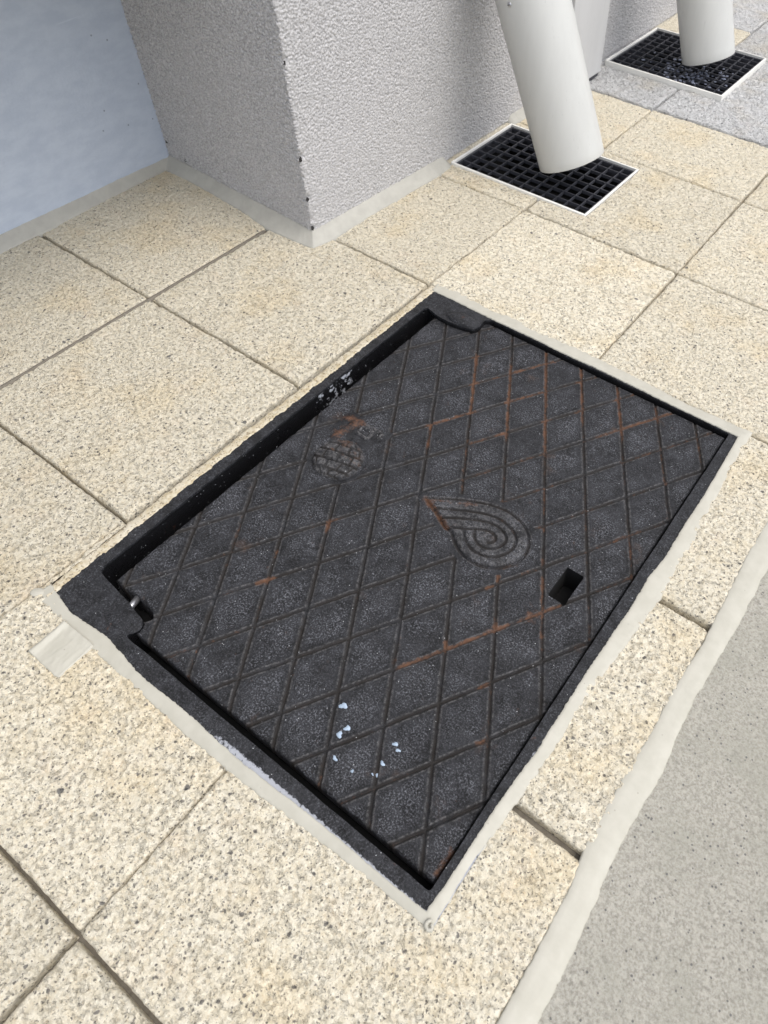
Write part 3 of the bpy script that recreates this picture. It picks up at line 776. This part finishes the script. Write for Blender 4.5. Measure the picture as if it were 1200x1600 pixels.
# rust lines and blot
rust_segs = [((.9737, .0009), (1.042, -.0956)), ((.9118, -.0011), (.971, -.102)), ((.8492, -.0018), (.9559, -.1751)), ((.8274, -.0653), (.8963, -.1894)), ((.7708, -.0807), (.8283, -.1771)),
    ((.8047, -.1446), (.8659, -.0323)), ((.8659, -.0323), (.9291, .0402)), ((.8667, -.2299), (.8953, -.1747)), ((.7944, -.2026), (.8255, -.2726)), ((.8665, -.1234), (.8955, -.0793)), ((1.0505, -.0096), (1.0757, -.0393)),
    ((1.0348, -.0621), (1.0746, -.0046)), ((.9958, -.5472), (1.0252, -.5036)), ((1.0252, -.5036), (1.0544, -.4503)), ((1.0544, -.4503), (1.1005, -.3758)), ((1.0205, -.4019), (1.0549, -.4549)), ((1.0619, -.3552), (1.1092, -.4351)),
    ((1.0818, -.5017), (1.1192, -.5603)), ((1.017, -.3969), (1.0507, -.3407)), ((.7926, -.565), (.8065, -.5473)), ((.7835, -.525), (.8075, -.4481)), ((1.0086, -.1206), (1.0403, -.0626)), ((.803, -.244), (.8322, -.1823))]
rmask = np.zeros(X.shape)
for a, b in rust_segs:
    a = np.array(a); b = np.array(b); e = (b - a) * .18
    dd = seg_d(X, Y, a - e, b + e); ax_ = (b - a) / np.linalg.norm(b - a); tt = ((X - a[0]) * ax_[0] + (Y - a[1]) * ax_[1]) / np.linalg.norm(b - a)
    ends = np.clip((.5 + .26 - np.abs(tt - .5)) / .30, 0, 1)
    rmask = np.maximum(rmask, np.clip(1.25 - dd / .0095, 0, 1) * ends)
rmask *= np.clip(1.30 - dgrid / .0036, 0.0, 1)
rmask = np.maximum(rmask, np.clip(1.15 - dgrid / .0030, 0, 1) * np.clip(.95 * fbm(X * 11, Y * 11, 161, 3) + .55 * np.clip((X - .85) / .25, 0, 1) * np.clip((Y + .62) / .4, 0, 1) - .05, 0, .62))
rmask = np.maximum(rmask, .95 * np.clip(1.3 - poly_d(X, Y, drop_edge[:3]) / .0060, 0, 1))
rmask = np.maximum(rmask, .75 * np.clip(1.2 - seg_d(X, Y, (.8854, -.3440), (.9395, -.317)) / .005, 0, 1))
rmask = np.maximum(rmask, np.maximum(np.clip(1.25 - poly_d(X, Y, tstem) / .0110, 0, 1), np.clip(1.2 - poly_d(X, Y, thead) / .0100, 0, 1)) * .80); rmask = np.maximum(rmask, np.where(gin & (Y > GC[1] + .004), .42, 0))
rmask = np.maximum(rmask, .8 * np.clip(1.2 - seg_d(X, Y, (1.157, -.660), (1.157, -.683)) / .006, 0, 1))
rmask = np.maximum(rmask, .42 * np.clip(1 - np.hypot(X - 1.085, Y + .405) / .02, 0, 1) * 2)
gmask = np.clip(1.2 - dgrid / .0030, 0, 1)
# rounded rim, notch and hole
de = np.minimum(np.minimum(X - LX0, LX1 - X), np.minimum(Y - LY0, LY1 - Y)) + .0006 * fbm(X * 80, Y * 80, 151, 2)
re = .0035; te = np.clip(re - de, 0, re)
H -= (re - np.sqrt(re * re - te * te * .98)) * .9
Zl = LZ + H
notch = inside(X + .0006 * fbm(X * 120, Y * 120, 152, 2), Y + .0006 * fbm(X * 120 + 5, Y * 120, 153, 2), [(.640, -.7), (.640, -.6600), (.6660, -.6590), (.675, -.6615), (.6900, -.6575), (.7235, -.6590), (.7320, -.6640), (.7340, -.6690), (.7285, -.6755), (.7260, -.6830), (.7290, -.687), (.7330, -.70)])
hole = inside(X, Y, [tuple(p) for p in rounded([(1.0842, -.3735), (1.1092, -.3735), (1.1092, -.3245), (1.0842, -.3245)], .0035, 4)])
notchA = inside(X, Y, [(.64, -.0), (.64, -.040), (.667, -.044), (.69, -.045), (.715, -.041), (.728, -.036), (.728, .01)])
low = notch | notchA
Zl = np.where(low, -.052, Zl)
for sl in (np.s_[0, :], np.s_[-1, :], np.s_[:, 0], np.s_[:, -1]): Zl[sl] = -.030
Vl = np.stack([X, Y, Zl], -1).reshape(-1, 3)
F = grid_faces(*X.shape)
hv = hole.ravel()[F].all(1); lv = low.ravel()[F].all(1)
keep = ~(hv | lv)
reg = np.zeros(X.shape, int)
reg[ind] = 1; reg[gin] = 2; reg[letter_mask] = 3; reg[tee_mask] = 3
rf = np.where((reg.ravel()[F] == reg.ravel()[F][:, :1]).all(1), reg.ravel()[F][:, 0], 0)
lipm = np.clip(1 - np.abs(dgrid - .0029) / .0014, 0, 1) * 1.0; lipm = np.maximum(lipm, np.where(gin, np.clip(ming / .002, 0, 1) * .7, 0)); lipm = np.maximum(lipm, np.where((poly_d(X, Y, rects) < .0022) | (poly_d(X, Y, lbar) < .0024), 1.0, 0)); lipm = np.maximum(lipm, np.where(ind, np.clip((dgrid - .0022) / .0015, 0, 1) * .5, 0))  # mask for the painted lip highlights and the lighter relief tops
cellm = np.clip((dgrid_cells - .002) / .013, 0, 1) * np.where(gin | letter_mask | tee_mask, .3, 1)
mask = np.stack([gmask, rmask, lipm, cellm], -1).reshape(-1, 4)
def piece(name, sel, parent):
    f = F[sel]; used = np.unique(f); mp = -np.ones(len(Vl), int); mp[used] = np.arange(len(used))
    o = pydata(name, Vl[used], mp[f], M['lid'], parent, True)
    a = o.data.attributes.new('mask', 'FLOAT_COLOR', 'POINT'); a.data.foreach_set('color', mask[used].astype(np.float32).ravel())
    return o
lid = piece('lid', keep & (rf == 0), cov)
# walls of the lifting hole
hp = rounded([(1.0842, -.3735), (1.1092, -.3735), (1.1092, -.3245), (1.0842, -.3245)], .0035, 4)
nh = len(hp); hvv = [(p[0], p[1], LZ - .0010) for p in hp] + [(p[0], p[1], -.052) for p in hp]
pydata('hole_lining', hvv, [(k, (k + 1) % nh, nh + (k + 1) % nh, nh + k) for k in range(nh)], M['pit'], lid)
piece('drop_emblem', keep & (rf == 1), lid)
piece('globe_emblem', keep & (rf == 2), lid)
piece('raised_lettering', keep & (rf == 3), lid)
# flecks of pale paint on the lid
for (x, y, r, an) in ((.9789, -.6152, .0052, .9), (.9985, -.6306, .0042, .5), (.9963, -.6401, .0044, .1), (1.0089, -.6604, .0032, .3), (1.0316, -.6596, .0022, 0), (1.0497, -.6140, .0034, 1.2), (1.0560, -.6170, .0028, .6), (1.0514, -.6363, .0032, .4), (1.0541, -.6473, .0026, .8), (1.0500, -.6500, .0016, 0)):
    zt = float(Zl[np.argmin(np.abs(lx - x)), np.argmin(np.abs(ly - y))])
    n = 13; ring = []
    for k in range(n):
        a = 2 * math.pi * k / n; q = r * (.78 + .22 * math.sin(2 * a + x * 900) + .16 * math.sin(3 * a + y * 1300) + .14 * random.random())
        ring.append((x + q * math.cos(a + an) * 1.1, y + q * math.sin(a + an) * .8))
    V = [(p[0], p[1], zt - .0004) for p in ring] + [(x + (p[0] - x) * .75, y + (p[1] - y) * .75, zt + .0009) for p in ring] + [(x, y, zt + .0011)]
    Fs = [(k, (k + 1) % n, n + (k + 1) % n, n + k) for k in range(n)] + [(n + k, n + (k + 1) % n, 2 * n) for k in range(n)]
    pydata('paint_fleck', V, Fs, M['fleck'], lid, True)

# ------------------------------------------------------------------ drain grates
def grate(box, ztop, nx, ny, label):
    x0, x1, y0, y1 = box
    g = empty('drain_grate', ((x0 + x1) / 2, (y0 + y1) / 2, 0), label, 'drain grate', 'drain grates under the downpipes')
    w = .0042
    bm = bmesh.new()
    lo = -.03
    for a, b, c, d in ((x0, x1, y0, y0 + w), (x0, x1, y1 - w, y1), (x0, x0 + w, y0 + w, y1 - w), (x1 - w, x1, y0 + w, y1 - w)): box_bm(bm, a, b, c, d, lo, ztop)
    bmesh.ops.remove_doubles(bm, verts=bm.verts, dist=1e-5)
    f = from_bm('rim', bm, M['white_pvc'], g); bevel(f, .0009, 2)
    ix0, ix1, iy0, iy1 = x0 + w, x1 - w, y0 + w, y1 - w
    zt = ztop - .004
    bm = bmesh.new(); e = .005
    for a, b, c, d in ((ix0, ix1, iy0, iy0 + e), (ix0, ix1, iy1 - e, iy1), (ix0, ix0 + e, iy0 + e, iy1 - e), (ix1 - e, ix1, iy0 + e, iy1 - e)): box_bm(bm, a, b, c, d, -.032, zt - .001)
    from_bm('inner_frame', bm, M['grate'], g)
    bw = .0010
    def barmesh(ln, along):
        bm = bmesh.new()
        if along == 'x': box_bm(bm, 0, ln, -bw, bw, -.007, 0)
        else: box_bm(bm, -bw, bw, 0, ln, -.007, -.0012)
        me = bpy.data.meshes.new('grate_bar'); bmesh.ops.recalc_face_normals(bm, faces=bm.faces); bm.to_mesh(me); bm.free(); me.materials.append(M['grate']); return me
    ma = barmesh(iy1 - iy0 - 2 * e, 'y'); mb_ = barmesh(ix1 - ix0 - 2 * e, 'x')
    def put(me, x, y):
        o = bpy.data.objects.new('grate_bar', me); C.objects.link(o); o.parent = g; o.location = (x - g.location.x, y - g.location.y, zt)
    for k in range(1, nx): put(ma, ix0 + (ix1 - ix0) * k / nx, iy0 + e)
    for k in range(1, ny): put(mb_, ix0 + e, iy0 + (iy1 - iy0) * k / ny)
    bm = bmesh.new(); t = .002
    box_bm(bm, x0 + .001, x1 - .001, y0 + .001, y1 - .001, -.125, -.120)
    for a, b, c, d in ((x0 + .0005, x1 - .0005, y0 + .0005, y0 + t), (x0 + .0005, x1 - .0005, y1 - t, y1 - .0005), (x0 + .0005, x0 + t, y0 + t, y1 - t), (x1 - t, x1 - .0005, y0 + t, y1 - t)): box_bm(bm, a, b, c, d, -.120, -.0301)
    from_bm('sump', bm, M['pit'], g)
    return g
g1 = grate(G1, .004, 12, 8, 'black drain grate in a white rim under the nearer downpipe')
g2 = grate(G2, .0135, 12, 10, 'black drain grate with pale debris between its bars under the farther downpipe')
bm = bmesh.new()
for k in range(190):
    x = .59 + rng.normal(0, .042); y = 1.105 + rng.normal(0, .038)
    if not (G2[0] + .012 < x < G2[1] - .012 and G2[2] + .012 < y < G2[3] - .012): continue
    s = .0016 + .0034 * random.random()
    bmesh.ops.create_icosphere(bm, subdivisions=1, radius=1, matrix=Matrix.Translation((x, y, .0095 - .008 * random.random())) @ Matrix.Rotation(random.random() * 6, 4, 'Z') @ Matrix.Diagonal((s * 1.5, s, s * .5, 1)))
db = from_bm('debris', bm, M['chip'], g2); db['kind'] = 'stuff'  # pale chips modelled for the wet highlights on the bars

# ------------------------------------------------------------------ downpipes
def downpipe(end, tilt, r, label, screw=None):
    ex, ey, ez = end
    d = empty('downpipe', (ex, ey, ez), label, 'downpipe', 'grey downpipes over the drain grates')
    ax = np.array([-math.tan(tilt), 0, 1]); ax /= np.linalg.norm(ax)
    # centre line: slanted run, bend, vertical run up the wall
    pts = []
    xs_v = WX + r + .012
    L = (ex - xs_v) / (-ax[0])
    bend = .10
    for t in np.linspace(0, L - bend, 24): pts.append(np.array(end) + ax * t)
    p1 = np.array(end) + ax * L
    a = np.array(end) + ax * (L - bend); b = p1 + np.array([0, 0, bend])
    for t in np.linspace(0, 1, 12)[1:]: pts.append((1 - t) ** 2 * a + 2 * t * (1 - t) * p1 + t * t * b)
    pts.append(b + np.array([0, 0, 1.8]))
    pts = np.array(pts); n = 64
    tang = np.gradient(pts, axis=0); tang[0] = ax; tang /= np.linalg.norm(tang, axis=1, keepdims=True)
    th = np.linspace(0, 2 * np.pi, n, endpoint=False)
    def shell(rad):
        out = []
        for p, tg in zip(pts, tang):
            e1 = np.array([0, 1., 0]); e2 = np.cross(tg, e1)
            out.append(p + rad * (np.outer(np.cos(th), e1) + np.outer(np.sin(th), e2)))
        return np.array(out)
    A = shell(r); B = shell(r - .0032)
    m_ = len(pts); V = np.concatenate([A.reshape(-1, 3), B.reshape(-1, 3)]); Fq = []
    off = m_ * n
    for i in range(m_ - 1):
        for j in range(n):
            k = (j + 1) % n
            Fq.append((i * n + j, i * n + k, (i + 1) * n + k, (i + 1) * n + j)); Fq.append((off + i * n + k, off + i * n + j, off + (i + 1) * n + j, off + (i + 1) * n + k))
    for j in range(n):
        k = (j + 1) % n; Fq.append((j, off + j, off + k, k))
    o = pydata('pipe', V, np.array(Fq), M['pvc'], d, True)
    bevel(o, .0008, 2, 60)
    if screw:
        t, ang = screw
        p = np.array(end) + ax * t; e1 = np.array([0, 1., 0]); e2 = np.cross(ax, e1)
        nr = math.cos(ang) * e1 + math.sin(ang) * e2
        q = Vector(nr).to_track_quat('Z', 'Y').to_matrix().to_4x4()
        bm = bmesh.new()
        bmesh.ops.create_uvsphere(bm, u_segments=18, v_segments=8, radius=1, matrix=Matrix.Translation(Vector(p + nr * (r - .0005))) @ q @ Matrix.Diagonal((.0045, .0045, .0028, 1)))
        s = from_bm('screw', bm, M['steel'], d, True)
        bm = bmesh.new()
        mm = Matrix.Translation(Vector(p + nr * (r + .0021))) @ q @ Matrix.Rotation(R(20), 4, 'Z')
        bmesh.ops.create_cube(bm, size=1, matrix=mm @ Matrix.Diagonal((.0052, .0011, .0008, 1)))
        from_bm('screw_slot', bm, M['pit'], s)
    return d
downpipe((.6205, .45, .051), .42, .0655, 'nearer light grey plastic downpipe slanting out over the black grate', (.295, 3.083))
downpipe((.6205, 1.12, .0478), .3535, .0641, 'farther light grey plastic downpipe at the frame top over the second grate')
